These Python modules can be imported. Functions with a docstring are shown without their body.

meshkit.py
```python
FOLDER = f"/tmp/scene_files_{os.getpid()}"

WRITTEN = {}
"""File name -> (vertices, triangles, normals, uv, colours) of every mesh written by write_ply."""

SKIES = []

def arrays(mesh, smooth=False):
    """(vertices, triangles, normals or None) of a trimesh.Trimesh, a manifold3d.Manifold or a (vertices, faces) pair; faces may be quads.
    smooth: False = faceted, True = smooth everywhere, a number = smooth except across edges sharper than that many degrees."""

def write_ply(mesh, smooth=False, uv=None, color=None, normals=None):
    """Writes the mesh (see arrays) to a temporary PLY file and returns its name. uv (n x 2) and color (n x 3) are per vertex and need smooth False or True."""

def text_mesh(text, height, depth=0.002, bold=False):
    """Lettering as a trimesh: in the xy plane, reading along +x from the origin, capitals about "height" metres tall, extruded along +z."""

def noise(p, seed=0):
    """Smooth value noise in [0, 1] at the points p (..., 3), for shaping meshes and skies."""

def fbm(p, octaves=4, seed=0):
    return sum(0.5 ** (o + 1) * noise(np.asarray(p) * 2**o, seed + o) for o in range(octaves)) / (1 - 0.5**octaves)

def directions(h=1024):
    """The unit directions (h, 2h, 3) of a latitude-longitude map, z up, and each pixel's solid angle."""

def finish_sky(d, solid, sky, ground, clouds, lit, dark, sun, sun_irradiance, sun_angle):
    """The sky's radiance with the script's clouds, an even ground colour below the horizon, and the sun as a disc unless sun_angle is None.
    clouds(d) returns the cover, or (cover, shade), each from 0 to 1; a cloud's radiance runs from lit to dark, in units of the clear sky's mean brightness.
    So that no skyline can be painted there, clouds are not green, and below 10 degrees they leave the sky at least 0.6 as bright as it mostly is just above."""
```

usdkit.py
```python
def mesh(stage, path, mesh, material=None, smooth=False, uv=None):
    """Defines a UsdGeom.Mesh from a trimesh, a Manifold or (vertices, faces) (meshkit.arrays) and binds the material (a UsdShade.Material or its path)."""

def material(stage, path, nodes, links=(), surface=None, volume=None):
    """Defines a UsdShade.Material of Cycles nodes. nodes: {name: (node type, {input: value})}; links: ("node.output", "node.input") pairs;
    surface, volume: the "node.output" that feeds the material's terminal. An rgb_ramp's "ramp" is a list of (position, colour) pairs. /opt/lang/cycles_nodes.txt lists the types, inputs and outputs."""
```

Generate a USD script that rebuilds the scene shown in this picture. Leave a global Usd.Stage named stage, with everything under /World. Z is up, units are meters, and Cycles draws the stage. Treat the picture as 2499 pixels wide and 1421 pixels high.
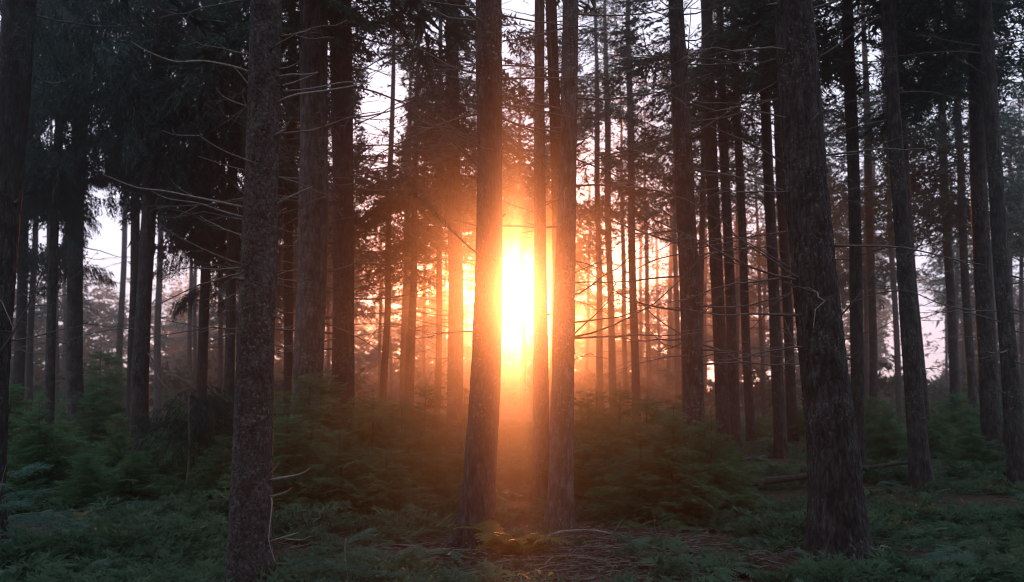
import math, random
import numpy as np, trimesh
import usdkit, meshkit
from pxr import Usd, UsdGeom, UsdLux, UsdShade, Gf, Sdf, Vt

stage = Usd.Stage.CreateInMemory()
UsdGeom.SetStageUpAxis(stage, UsdGeom.Tokens.z)
UsdGeom.SetStageMetersPerUnit(stage, 1.0)
world = UsdGeom.Xform.Define(stage, '/World')
stage.SetDefaultPrim(world.GetPrim())
UsdGeom.Scope.Define(stage, '/World/Looks')

# ------------------------------------------------------------------ camera, sky, sun, exposure
FPX, CX, CY, EYE, PITCH = 2300.0, 1249.5, 710.5, 1.5, math.radians(6.0)
EXPOSURE = 1.2
SUN_STRENGTH, SUN_COLOUR = 1.25, (1.0, 0.25, 0.07)
SKY_STRENGTH = 0.05
HAZE_DENSITY, HAZE_G, HAZE_COLOUR = 0.0028, 0.945, (0.92, 0.92, 0.93)
SUN_PX = (1256, 724)

FWD = np.array([0, math.cos(PITCH), math.sin(PITCH)])
UPV = np.array([0, -math.sin(PITCH), math.cos(PITCH)])
RGT = np.array([1.0, 0, 0])
CAM = np.array([0, 0, EYE])

def ray(px, py):
    d = FWD + RGT * (px - CX) / FPX - UPV * (py - CY) / FPX
    return d

def at(px, py, D):
    d = ray(px, py)
    return CAM + d * (D / d[1])

def project(P):
    q = np.asarray(P, float) - CAM
    w = np.maximum(q @ FWD, 0.05)
    return CX + FPX * (q @ RGT) / w, CY - FPX * (q @ UPV) / w

SUN_DIR = ray(*SUN_PX); SUN_DIR = SUN_DIR / np.linalg.norm(SUN_DIR)
SUN_EL = math.asin(SUN_DIR[2]); SUN_ROT = math.atan2(SUN_DIR[0], SUN_DIR[1])

cam = UsdGeom.Camera.Define(stage, '/World/camera')
cam.AddTranslateOp().Set(Gf.Vec3d(*CAM))
cam.AddRotateXOp().Set(90 + math.degrees(PITCH))
cam.CreateHorizontalApertureAttr(36.0)
cam.CreateVerticalApertureAttr(36.0 * 1421 / 2499)
cam.CreateFocalLengthAttr(36.0 * FPX / 2499)
cam.CreateClippingRangeAttr(Gf.Vec2f(0.05, 5000))
cam.CreateFStopAttr(1.8)
cam.CreateFocusDistanceAttr(9.0)
cam.CreateExposureAttr(EXPOSURE)

sky_mat = usdkit.material(stage, '/World/Looks/sky_air', {
    'sky': ('sky_texture', {'sky_type': 'single_scattering', 'sun_disc': False, 'sun_elevation': SUN_EL, 'sun_rotation': SUN_ROT,
                            'aerosol_density': 1.0}),
    'co': ('texture_coordinate', {}),
    'cn': ('noise_texture', {'scale': 2.2, 'detail': 5.0, 'roughness': 0.55}),
    'cr': ('map_range', {'value': 0.5, 'from_min': 0.3, 'from_max': 0.7, 'to_min': 0.80, 'to_max': 0.97, 'clamp': True}),
    'mx': ('mix_color', {'b': (9.0, 9.9, 12.6), 'use_clamp': False}),
    'bg': ('background_shader', {'strength': SKY_STRENGTH})},
    [('co.generated', 'cn.vector'), ('cn.fac', 'cr.value'), ('cr.result', 'mx.fac'), ('sky.color', 'mx.a'), ('mx.result', 'bg.color')], surface='bg.background')
dome = UsdLux.DomeLight.Define(stage, '/World/sky')
UsdShade.MaterialBindingAPI.Apply(dome.GetPrim()).Bind(sky_mat)
dome.GetPrim().SetCustomDataByKey('kind', 'structure')

sun = UsdLux.DistantLight.Define(stage, '/World/sun')
z = SUN_DIR; x = np.cross([0, 0, 1.0], z); x /= np.linalg.norm(x); y = np.cross(z, x)
m4 = Gf.Matrix4d(*x, 0, *y, 0, *z, 0, 0, 0, 0, 1)
sun.AddTransformOp().Set(m4)
sun.CreateNormalizeAttr(True); sun.CreateIntensityAttr(SUN_STRENGTH); sun.CreateAngleAttr(0.53)
sun.CreateColorAttr(Gf.Vec3f(*SUN_COLOUR))

# ------------------------------------------------------------------ helpers
counts = {}
def numbered(path):
    n = counts.get(path, 0); counts[path] = n + 1
    return path if n == 0 else f'{path}_{n:03d}'

def tag(p, label=None, cat=None, group=None, kind=None):
    p = p.GetPrim() if hasattr(p, 'GetPrim') else p
    for k, v in (('label', label), ('category', cat), ('group', group), ('kind', kind)):
        if v: p.SetCustomDataByKey(k, v)
    return p

def thing(name, label, cat, loc=(0, 0, 0), rotz=0.0, scale=None, group=None, kind=None):
    x = UsdGeom.Xform.Define(stage, numbered('/World/' + name))
    x.AddTranslateOp().Set(Gf.Vec3d(*map(float, loc)))
    if rotz: x.AddRotateZOp().Set(float(rotz))
    if scale is not None: x.AddScaleOp().Set(Gf.Vec3f(*map(float, np.broadcast_to(scale, 3))))
    return tag(x, label, cat, group, kind)

def part(name, mesh, mat, parent, smooth=False, kind=None, label=None):
    path = numbered(f'{parent.GetPath()}/{name}')
    m = usdkit.mesh(stage, path, mesh, mat, smooth=smooth)
    return tag(m, label, None, None, kind)

def copy_of(cls, name, label, cat, loc, rotz, scale, group=None):
    t = thing(name, label, cat, loc, rotz, scale, group)
    t.GetReferences().AddInternalReference(cls)
    t.SetInstanceable(True)
    return t

def tube(pts, rad, sides=5, closed_tip=True):
    p = np.asarray(pts, float); n = len(p)
    r = np.broadcast_to(rad, (n,)).astype(float)
    t = np.gradient(p, axis=0); t /= np.linalg.norm(t, axis=1, keepdims=True) + 1e-12
    ref = np.where(np.abs(t[:, 2:]) < 0.8, [0, 0, 1.0], [1.0, 0, 0])
    a = np.cross(t, ref); a /= np.linalg.norm(a, axis=1, keepdims=True) + 1e-12
    b = np.cross(t, a); ang = np.arange(sides) * 2 * np.pi / sides
    v = (p[:, None] + r[:, None, None] * (np.cos(ang)[None, :, None] * a[:, None] + np.sin(ang)[None, :, None] * b[:, None])).reshape(-1, 3)
    i, j = np.meshgrid(np.arange(n - 1), np.arange(sides), indexing='ij'); j2 = (j + 1) % sides
    q = np.stack([i * sides + j, i * sides + j2, (i + 1) * sides + j2, (i + 1) * sides + j], -1).reshape(-1, 4)
    f = np.vstack([q[:, [0, 1, 2]], q[:, [0, 2, 3]]])
    k = np.arange(1, sides - 1)
    f = np.vstack([f, np.stack([0 * k, k + 1, k], 1), (n - 1) * sides + np.stack([0 * k, k, k + 1], 1)])
    return v, f

def join(parts):
    parts = [p for p in parts if len(p[0])]
    off = np.cumsum([0] + [len(p[0]) for p in parts[:-1]])
    return np.vstack([p[0] for p in parts]), np.vstack([p[1] + o for p, o in zip(parts, off)])

def ground_z(x, y):
    x = np.asarray(x, float); y = np.asarray(y, float)
    p = np.stack([x * 0.16 + 31.7, y * 0.16 + 12.3, 0 * x], -1)
    p2 = np.stack([x * 0.9 + 5.1, y * 0.9 + 3.3, 0 * x], -1)
    near = 0.30 * (meshkit.noise(p, 3) - 0.5) + 0.09 * (meshkit.noise(p2, 5) - 0.5)
    return near - 0.02

# ------------------------------------------------------------------ materials
def bark_mat(name, dark, light, zs=0.22, scale=26.0, bump=0.02, moss=0.25):
    return usdkit.material(stage, '/World/Looks/' + name, {
        'co': ('texture_coordinate', {}), 'oi': ('object_info', {}),
        'mp': ('mapping', {'scale': (1.0, 1.0, zs)}),
        'n1': ('noise_texture', {'scale': scale, 'detail': 6.0, 'roughness': 0.62, 'distortion': 0.6}),
        'n2': ('noise_texture', {'scale': 2.3, 'detail': 4.0}),
        'vo': ('voronoi_texture', {'feature': 'distance_to_edge', 'scale': scale * 1.1}),
        'rp': ('rgb_ramp', {'ramp': [(0.28, tuple(c * 0.45 for c in dark)), (0.45, dark), (0.62, light), (0.8, tuple(c * 1.25 for c in light))]}),
        'n3': ('noise_texture', {'scale': 7.0, 'detail': 5.0, 'roughness': 0.6}),
        'pv': ('map_range', {'from_min': 0.3, 'from_max': 0.7, 'to_min': 0.45, 'to_max': 1.45, 'clamp': True}),
        'pm': ('mix_color', {'blend_type': 'multiply', 'fac': 1.0, 'use_clamp': False}),
        'vc': ('voronoi_texture', {'scale': scale * 1.1}),
        'cv': ('map_range', {'from_min': 0.0, 'from_max': 1.0, 'to_min': 0.6, 'to_max': 1.35}),
        'cm': ('mix_color', {'blend_type': 'multiply', 'fac': 0.8, 'use_clamp': False}),
        'mo': ('map_range', {'from_min': 0.5, 'from_max': 0.72, 'to_min': 0.0, 'to_max': moss, 'clamp': True}),
        'mx': ('mix_color', {'b': (0.05, 0.065, 0.045)}),
        'cr': ('map_range', {'from_min': 0.0, 'from_max': 0.25, 'to_min': 0.0, 'to_max': 1.0, 'clamp': True}),
        'hh': ('math', {'math_type': 'multiply_add', 'value2': 0.6}),
        'bp': ('bump', {'strength': 1.0, 'distance': bump}),
        'n4': ('noise_texture', {'scale': 38.0, 'detail': 3.0}), 'n5': ('noise_texture', {'scale': 1.7, 'detail': 3.0}),
        'l1': ('map_range', {'from_min': 0.57, 'from_max': 0.66, 'to_min': 0.0, 'to_max': 1.0, 'clamp': True}),
        'l2': ('map_range', {'from_min': 0.46, 'from_max': 0.6, 'to_min': 0.0, 'to_max': 0.8, 'clamp': True}),
        'lm': ('math', {'math_type': 'multiply'}), 'lx': ('mix_color', {'b': (0.15, 0.16, 0.135)}),
        'rv': ('map_range', {'from_min': 0.0, 'from_max': 1.0, 'to_min': 0.75, 'to_max': 1.25}),
        'hs': ('hsv', {}),
        'p': ('principled_bsdf', {'roughness': 0.92, 'specular_ior_level': 0.15})},
        [('co.object', 'mp.vector'), ('mp.vector', 'n1.vector'), ('mp.vector', 'vo.vector'), ('co.object', 'n2.vector'), ('n1.fac', 'rp.fac'),
         ('n2.fac', 'mo.value'), ('mo.result', 'mx.fac'), ('mp.vector', 'vc.vector'), ('vc.color', 'cv.value'), ('cv.result', 'cm.b'), ('rp.color', 'cm.a'), ('co.object', 'n3.vector'), ('n3.fac', 'pv.value'), ('pv.result', 'pm.b'), ('cm.result', 'pm.a'), ('pm.result', 'mx.a'), ('oi.random', 'rv.value'), ('rv.result', 'hs.value'), ('mx.result', 'lx.a'), ('co.object', 'n4.vector'), ('co.object', 'n5.vector'), ('n4.fac', 'l1.value'), ('n5.fac', 'l2.value'), ('l1.result', 'lm.value1'), ('l2.result', 'lm.value2'), ('lm.value', 'lx.fac'), ('lx.result', 'hs.color'),
         ('vo.distance', 'cr.value'), ('cr.result', 'hh.value1'), ('n1.fac', 'hh.value3'), ('hh.value', 'bp.height'), ('bp.normal', 'p.normal'), ('hs.color', 'p.base_color')], surface='p.BSDF')

def leaf_mat(name, a, b, c, trans=0.3, tcol=None, rough=0.55):
    tcol = tcol or tuple(min(1, 1.6 * q) for q in b)
    return usdkit.material(stage, '/World/Looks/' + name, {
        'ge': ('geometry', {}), 'oi': ('object_info', {}), 'co': ('texture_coordinate', {}),
        'nz': ('noise_texture', {'scale': 1.1, 'detail': 3.0}),
        'ad': ('math', {'math_type': 'multiply_add', 'value2': 0.55}),
        'rp': ('rgb_ramp', {'ramp': [(0.25, a), (0.6, b), (1.0, c)]}),
        'p': ('principled_bsdf', {'roughness': rough, 'specular_ior_level': 0.1}),
        't': ('translucent_bsdf', {'color': tcol}),
        'm': ('mix_closure', {'fac': trans})},
        [('ge.random_per_island', 'ad.value1'), ('co.object', 'nz.vector'), ('nz.fac', 'ad.value3'), ('ad.value', 'rp.fac'), ('rp.color', 'p.base_color'),
         ('p.BSDF', 'm.closure1'), ('t.BSDF', 'm.closure2')], surface='m.closure')

def wood_mat(name, a, b, scale=40.0):
    return usdkit.material(stage, '/World/Looks/' + name, {
        'co': ('texture_coordinate', {}), 'n': ('noise_texture', {'scale': scale, 'detail': 4.0}),
        'rp': ('rgb_ramp', {'ramp': [(0.3, a), (0.7, b)]}), 'bp': ('bump', {'strength': 0.6, 'distance': 0.004}),
        'p': ('principled_bsdf', {'roughness': 0.85, 'specular_ior_level': 0.2})},
        [('co.object', 'n.vector'), ('n.fac', 'rp.fac'), ('rp.color', 'p.base_color'), ('n.fac', 'bp.height'), ('bp.normal', 'p.normal')], surface='p.BSDF')

M = {}
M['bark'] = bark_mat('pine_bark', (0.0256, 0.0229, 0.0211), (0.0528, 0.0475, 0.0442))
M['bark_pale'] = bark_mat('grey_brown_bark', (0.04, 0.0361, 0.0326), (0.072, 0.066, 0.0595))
M['bark_furrowed'] = bark_mat('furrowed_bark', (0.024, 0.0229, 0.0221), (0.0576, 0.0554, 0.0547), zs=0.26, scale=24.0, bump=0.03)
M['bark_scaly'] = bark_mat('scaly_bark', (0.0296, 0.0273, 0.0269), (0.0656, 0.0616, 0.0595), zs=0.7, scale=34.0, bump=0.014)
M['twig'] = wood_mat('dead_twig_wood', (0.07, 0.058, 0.05), (0.14, 0.12, 0.105))
M['twig_pale'] = wood_mat('bleached_twig_wood', (0.14, 0.12, 0.105), (0.27, 0.24, 0.215))
M['log'] = wood_mat('rotting_log_wood', (0.014, 0.012, 0.010), (0.034, 0.028, 0.023), 18.0)
M['twig_mid'] = wood_mat('weathered_branch_wood', (0.11, 0.09, 0.075), (0.22, 0.18, 0.15))
M['needles'] = leaf_mat('conifer_needles', (0.016, 0.042, 0.034), (0.029, 0.072, 0.054), (0.046, 0.102, 0.070), 0.14)
M['needles_teal'] = leaf_mat('hanging_spruce_needles', (0.012, 0.028, 0.024), (0.021, 0.046, 0.038), (0.033, 0.066, 0.052), 0.14)
M['needles_young'] = leaf_mat('young_spruce_needles', (0.040, 0.095, 0.048), (0.074, 0.155, 0.072), (0.115, 0.21, 0.092), 0.42)
M['needles_blue'] = leaf_mat('sapling_needles', (0.040, 0.100, 0.075), (0.070, 0.155, 0.115), (0.11, 0.22, 0.16), 0.25)
M['fern'] = leaf_mat('fern_green', (0.045, 0.10, 0.066), (0.072, 0.145, 0.095), (0.11, 0.20, 0.12), 0.35)
M['fern_gold'] = leaf_mat('fern_turning_gold', (0.10, 0.095, 0.035), (0.16, 0.14, 0.05), (0.25, 0.20, 0.07), 0.45)
M['cover'] = leaf_mat('ground_cover_leaves', (0.032, 0.072, 0.044), (0.060, 0.118, 0.066), (0.10, 0.17, 0.085), 0.3)
M['leaf_yellow'] = leaf_mat('fallen_yellow_leaf', (0.30, 0.20, 0.03), (0.42, 0.29, 0.05), (0.5, 0.36, 0.08), 0.3)
M['far'] = leaf_mat('distant_conifers', (0.030, 0.045, 0.030), (0.052, 0.065, 0.040), (0.085, 0.085, 0.045), 0.25)
M['ground'] = usdkit.material(stage, '/World/Looks/needle_litter', {
    'ge': ('geometry', {}),
    'n1': ('noise_texture', {'scale': 14.0, 'detail': 8.0, 'roughness': 0.7}),
    'n2': ('noise_texture', {'scale': 0.45, 'detail': 4.0}),
    'n3': ('noise_texture', {'scale': 90.0, 'detail': 3.0}),
    'rp': ('rgb_ramp', {'ramp': [(0.25, (0.030, 0.020, 0.016)), (0.5, (0.075, 0.050, 0.038)), (0.75, (0.15, 0.105, 0.075))]}),
    'mr': ('map_range', {'from_min': 0.46, 'from_max': 0.62, 'to_min': 0.0, 'to_max': 0.75, 'clamp': True}),
    'mx': ('mix_color', {'b': (0.035, 0.06, 0.035)}),
    'ad': ('math', {'math_type': 'multiply_add', 'value2': 0.7}),
    'bp': ('bump', {'strength': 1.0, 'distance': 0.05}),
    'p': ('principled_bsdf', {'roughness': 0.95, 'specular_ior_level': 0.1})},
    [('ge.position', 'n1.vector'), ('ge.position', 'n2.vector'), ('ge.position', 'n3.vector'), ('n1.fac', 'rp.fac'), ('n2.fac', 'mr.value'), ('mr.result', 'mx.fac'), ('rp.color', 'mx.a'),
     ('n3.fac', 'ad.value1'), ('n1.fac', 'ad.value3'), ('ad.value', 'bp.height'), ('bp.normal', 'p.normal'), ('mx.result', 'p.base_color')], surface='p.BSDF')

# ------------------------------------------------------------------ ground
def graded(lo, hi, fine_lo, fine_hi, step, grow):
    mid = np.arange(fine_lo, fine_hi + 1e-6, step)
    up, s = [mid[-1]], step
    while up[-1] < hi: s *= grow; up.append(up[-1] + s)
    dn, s = [mid[0]], step
    while dn[-1] > lo: s *= grow; dn.append(dn[-1] - s)
    return np.array(dn[:0:-1] + list(mid) + up[1:])
gx, gy = graded(-1600, 1600, -8, 8, 0.14, 1.07), graded(-600, 1900, 4.5, 18, 0.14, 1.07)
GX, GY = np.meshgrid(gx, gy, indexing='ij')
GZ = ground_z(GX, GY)
fine = meshkit.fbm(np.stack([GX * 2.3, GY * 2.3, 0 * GX], -1), 3, 11) - 0.5
GZ = GZ + 0.07 * fine * np.exp(-np.hypot(GX, GY - 12) / 25)
gv = np.stack([GX, GY, GZ], -1).reshape(-1, 3)
ny = len(gy); i, j = np.meshgrid(np.arange(len(gx) - 1), np.arange(ny - 1), indexing='ij')
gf = np.stack([i * ny + j, (i + 1) * ny + j, (i + 1) * ny + j + 1, i * ny + j + 1], -1).reshape(-1, 4)
gm = usdkit.mesh(stage, '/World/ground', (gv, gf), M['ground'], smooth=True)
tag(gm, 'brown needle litter and mossy forest floor', None, None, 'structure')

# ------------------------------------------------------------------ sun gap: nothing dense grows where the low sun shines through
LAT = np.array([SUN_DIR[1], -SUN_DIR[0], 0]); LAT /= np.linalg.norm(LAT)
def sun_offsets(P):
    q = np.asarray(P, float) - CAM
    s = q[..., 1] / SUN_DIR[1]
    return q @ LAT, q[..., 2] - s * SUN_DIR[2], s

def in_gap(P, wide=1.0):
    lat, ver, s = sun_offsets(P)
    n = meshkit.noise(np.asarray(P) * 1.7, 21)
    half = (0.28 + 0.35 * n) * wide + np.clip((s - 14) / 25, 0, 1) * (0.3 + 0.6 * n)
    return (lat > -half) & (lat < half * 1.15 + 0.1) & (ver > -2.1) & (ver < 0.7 + 0.8 * n) & (s > 2)

# openings between the crowns, where the photograph shows open sky (picture x, y, radii, share of boughs missing, nearest distance)
OPENINGS = [(305, 635, 105, 140, 1.0, 16), (425, 690, 85, 90, 1.0, 16), (940, 265, 62, 130, 1.0, 10), (250, 520, 60, 70, 0.8, 16), (105, 570, 60, 60, 0.85, 12), (120, 690, 50, 60, 0.8, 12), (230, 400, 40, 40, 0.6, 12), (30, 30, 30, 60, 0.7, 12), (260, 120, 30, 30, 0.5, 12), (2225, 820, 80, 140, 1.0, 14),
            (1600, 80, 50, 50, 0.8, 14), (1690, 60, 45, 80, 0.9, 14), (2120, 130, 50, 90, 0.85, 14), (1262, 700, 45, 90, 0.95, 8), (1600, 270, 50, 50, 0.7, 14), (1110, 640, 60, 120, 0.6, 20),
            (1430, 420, 40, 100, 0.8, 14), (2480, 690, 60, 70, 0.9, 14), (1740, 960, 60, 70, 1.0, 14), (1570, 640, 80, 90, 0.8, 18), (1860, 985, 80, 70, 1.0, 14), (1890, 330, 20, 70, 0.8, 12),
            (1840, 280, 60, 60, 0.7, 14), (1490, 330, 50, 50, 0.75, 14), (1450, 130, 50, 60, 0.6, 14), (1960, 250, 60, 60, 0.6, 14), (2120, 440, 60, 50, 0.5, 14), (2420, 420, 60, 60, 0.55, 14),
            (1060, 90, 50, 50, 0.8, 12), (930, 370, 50, 60, 0.7, 12), (150, 330, 70, 45, 0.75, 12), (400, 330, 80, 40, 0.5, 12), (550, 460, 50, 70, 0.6, 14)]
def thin_noise(c):
    return np.clip(0.5 + 1.35 * (0.55 * meshkit.noise(c * 1.1, 61) + 0.45 * meshkit.noise(c * 3.7, 62) - 0.5), 0, 1)

def near_opening(mid, L):
    px, py = project(mid[None]); m = FPX * L / max(2.0, mid[1])
    return any(abs(px[0] - cx) < 1.5 * rx + m and abs(py[0] - cy) < 1.5 * ry + m for cx, cy, rx, ry, *_ in OPENINGS)

def open_prob(P, D):
    px, py = project(P)
    pr = np.zeros(len(P)); wob = 0.45 + 1.3 * meshkit.noise(np.asarray(P) * 0.9, 64)
    for cx, cy, rx, ry, p, dm in OPENINGS:
        if D >= dm:
            e = (((px - cx) / rx) ** 2 + ((py - cy) / ry) ** 2) * wob
            pr = np.maximum(pr, p * 0.8 * np.clip(1.9 - 1.2 * e, 0, 1))
    return pr

# ------------------------------------------------------------------ boughs of needles
def make_bough(rng, ntw, nl, ll, lw, droop, hang, width=0.40, tuft=True):
    """A bough one metre long along +x: every triangle a spray of needles along a side twig."""
    T, Dr, Ln, Ps = [], [], [], []
    ts = np.sort(rng.uniform(0.10, 1.0, ntw)); side = np.where(np.arange(ntw) % 2 == 0, 1.0, -1.0)
    V = []
    for t, s in zip(ts, side):
        o = np.array([t, 0.02 * rng.normal(), 0.10 * t - droop * t * t + 0.02 * rng.normal()])
        L = width * (0.25 + 0.9 * math.sin(math.pi * min(1, 0.12 + 0.86 * t)) ** 0.8) * rng.uniform(0.6, 1.15)
        a = math.radians(rng.uniform(35, 72)) * s * (1 - 0.5 * t)
        d = np.array([math.cos(a), math.sin(a), -hang * rng.uniform(0.4, 1.5)]); d /= np.linalg.norm(d)
        u = (np.arange(nl) + rng.uniform(0, 1, nl)) / nl
        base = o + u[:, None] * d * L - np.array([0, 0, 1.0]) * (hang * 0.35 * L * u ** 2)[:, None]
        for sg in (-1, 1):
            perp = np.cross(d, [0, 0, 1.0]); perp /= np.linalg.norm(perp)
            dirs = d * rng.uniform(0.5, 1.0, (nl, 1)) + sg * perp * rng.uniform(0.25, 0.9, (nl, 1)) + rng.normal(0, 0.25, (nl, 3)) - [0, 0, 0.25 * hang]
            dirs /= np.linalg.norm(dirs, axis=1, keepdims=True)
            nrm = rng.normal(0, 0.55, (nl, 3)) + [0, 0, 1.0]
            w = np.cross(dirs, nrm); w /= np.linalg.norm(w, axis=1, keepdims=True)
            l_ = ll * rng.uniform(0.6, 1.35, (nl, 1)); w_ = lw * rng.uniform(0.7, 1.3, (nl, 1))
            V.append(np.stack([base - w * w_ * 0.5, base + w * w_ * 0.5, base + dirs * l_], 1))
    return np.concatenate(V)        # (n, 3, 3)

rb = np.random.default_rng(7)
BOUGH = {
    'fine': [make_bough(rb, 26, 8, 0.085, 0.020, rb.uniform(0.1, 0.3), rb.uniform(0.1, 0.35)) for _ in range(5)],
    'mid': [make_bough(rb, 18, 8, 0.070, 0.024, rb.uniform(0.1, 0.3), rb.uniform(0.1, 0.35)) for _ in range(5)],
    'coarse': [make_bough(rb, 11, 4, 0.15, 0.05, 0.2, 0.25) for _ in range(3)],
    'far': [make_bough(rb, 7, 3, 0.26, 0.10, 0.2, 0.2) for _ in range(3)],
    'hang': [make_bough(rb, 36, 11, 0.055, 0.012, rb.uniform(0.25, 0.5), rb.uniform(0.9, 1.6), 0.34) for _ in range(5)],
    'hang_mid': [make_bough(rb, 22, 6, 0.10, 0.030, rb.uniform(0.25, 0.45), rb.uniform(0.8, 1.4), 0.34) for _ in range(4)],
    'hang_near': [make_bough(rb, 44, 22, 0.034, 0.0055, rb.uniform(0.25, 0.5), rb.uniform(0.9, 1.6), 0.34) for _ in range(3)],
    'slim': [make_bough(rb, 13, 4, 0.105, 0.042, rb.uniform(0.1, 0.3), rb.uniform(0.1, 0.4)) for _ in range(5)],
    'young': [make_bough(rb, 18, 6, 0.12, 0.026, rb.uniform(-0.02, 0.18), rb.uniform(0.05, 0.25), 0.42) for _ in range(5)],
}

def place_bough(tri, o, az, pitch, roll, L):
    ca, sa, cp, sp, cr, sr = math.cos(az), math.sin(az), math.cos(pitch), math.sin(pitch), math.cos(roll), math.sin(roll)
    Rx = np.array([[1, 0, 0], [0, cr, -sr], [0, sr, cr]]); Ry = np.array([[cp, 0, -sp], [0, 1, 0], [sp, 0, cp]]); Rz = np.array([[ca, -sa, 0], [sa, ca, 0], [0, 0, 1]])
    return (tri.reshape(-1, 3) * L) @ (Rz @ Ry @ Rx).T + o

def tris_to_mesh(list_of_points):
    v = np.concatenate(list_of_points).reshape(-1, 3)
    return v, np.arange(len(v)).reshape(-1, 3)

def crown_mesh(axis, base, hb, H, L0, D, rng, dens=1.0, style='fir', thin=0.0):
    """Boughs in loose whorls round the stem from hb to H; axis(z) gives the stem's x."""
    out = []
    z = hb; seedn = rng.uniform(0, 50, 3)
    while z < H - 0.3:
        fr = (z - hb) / (H - hb)
        Lz = L0 * (1 - fr) ** 0.75 * (0.62 + 0.38 * min(1, fr * 6))
        X = axis(z)
        _, pyv = project(np.array([[X, base[1], z]])); pxv = project(np.array([[X, base[1], z]]))[0]
        seen = pyv[0] > -140 and -450 < pxv[0] < 2950
        n = max(2, int(round((5.0 if seen else 3.4) * dens)))
        a0 = rng.uniform(0, 2 * math.pi)
        for k in range(n):
            az = a0 + 2 * math.pi * k / n + rng.normal(0, 0.3)
            L = Lz * rng.uniform(0.6, 1.2) + 0.25
            zz = z + rng.uniform(-0.22, 0.22)
            o = np.array([X, base[1], zz])
            pitch = rng.uniform(-0.45, 0.12) if style != 'up' else rng.uniform(-0.15, 0.4)
            mid = o + 0.55 * L * np.array([math.cos(az), math.sin(az), math.sin(pitch)])
            if D > 12 and seen and meshkit.noise(mid * 0.45 + seedn, 40) < thin: continue
            if not seen: kind = 'coarse' if D < 26 else 'far'
            elif style == 'hang' and D < 45: kind = 'hang_near' if D < 12 else 'hang' if D < 24 else 'hang_mid'
            else: kind = 'fine' if D < 20 else 'mid' if D < 36 else 'slim'
            tri = BOUGH[kind][rng.integers(len(BOUGH[kind]))]
            pts = place_bough(tri, o, az, pitch, rng.normal(0, 0.25), L).reshape(-1, 3, 3)
            if seen:
                c = pts.mean(1)
                if near_opening(mid, L): pts = pts[thin_noise(c) > open_prob(c, base[1])]; c = pts.mean(1)
                if abs((mid - CAM) @ LAT) < 3.8 and len(pts): pts = pts[~in_gap(c)]
            out.append(pts.reshape(-1, 3))
        z += (0.42 if seen else 0.6) * rng.uniform(0.75, 1.25)
    out = [o for o in out if len(o)]
    if not out: return None
    v, f = tris_to_mesh(out)
    return v - base, f

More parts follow.
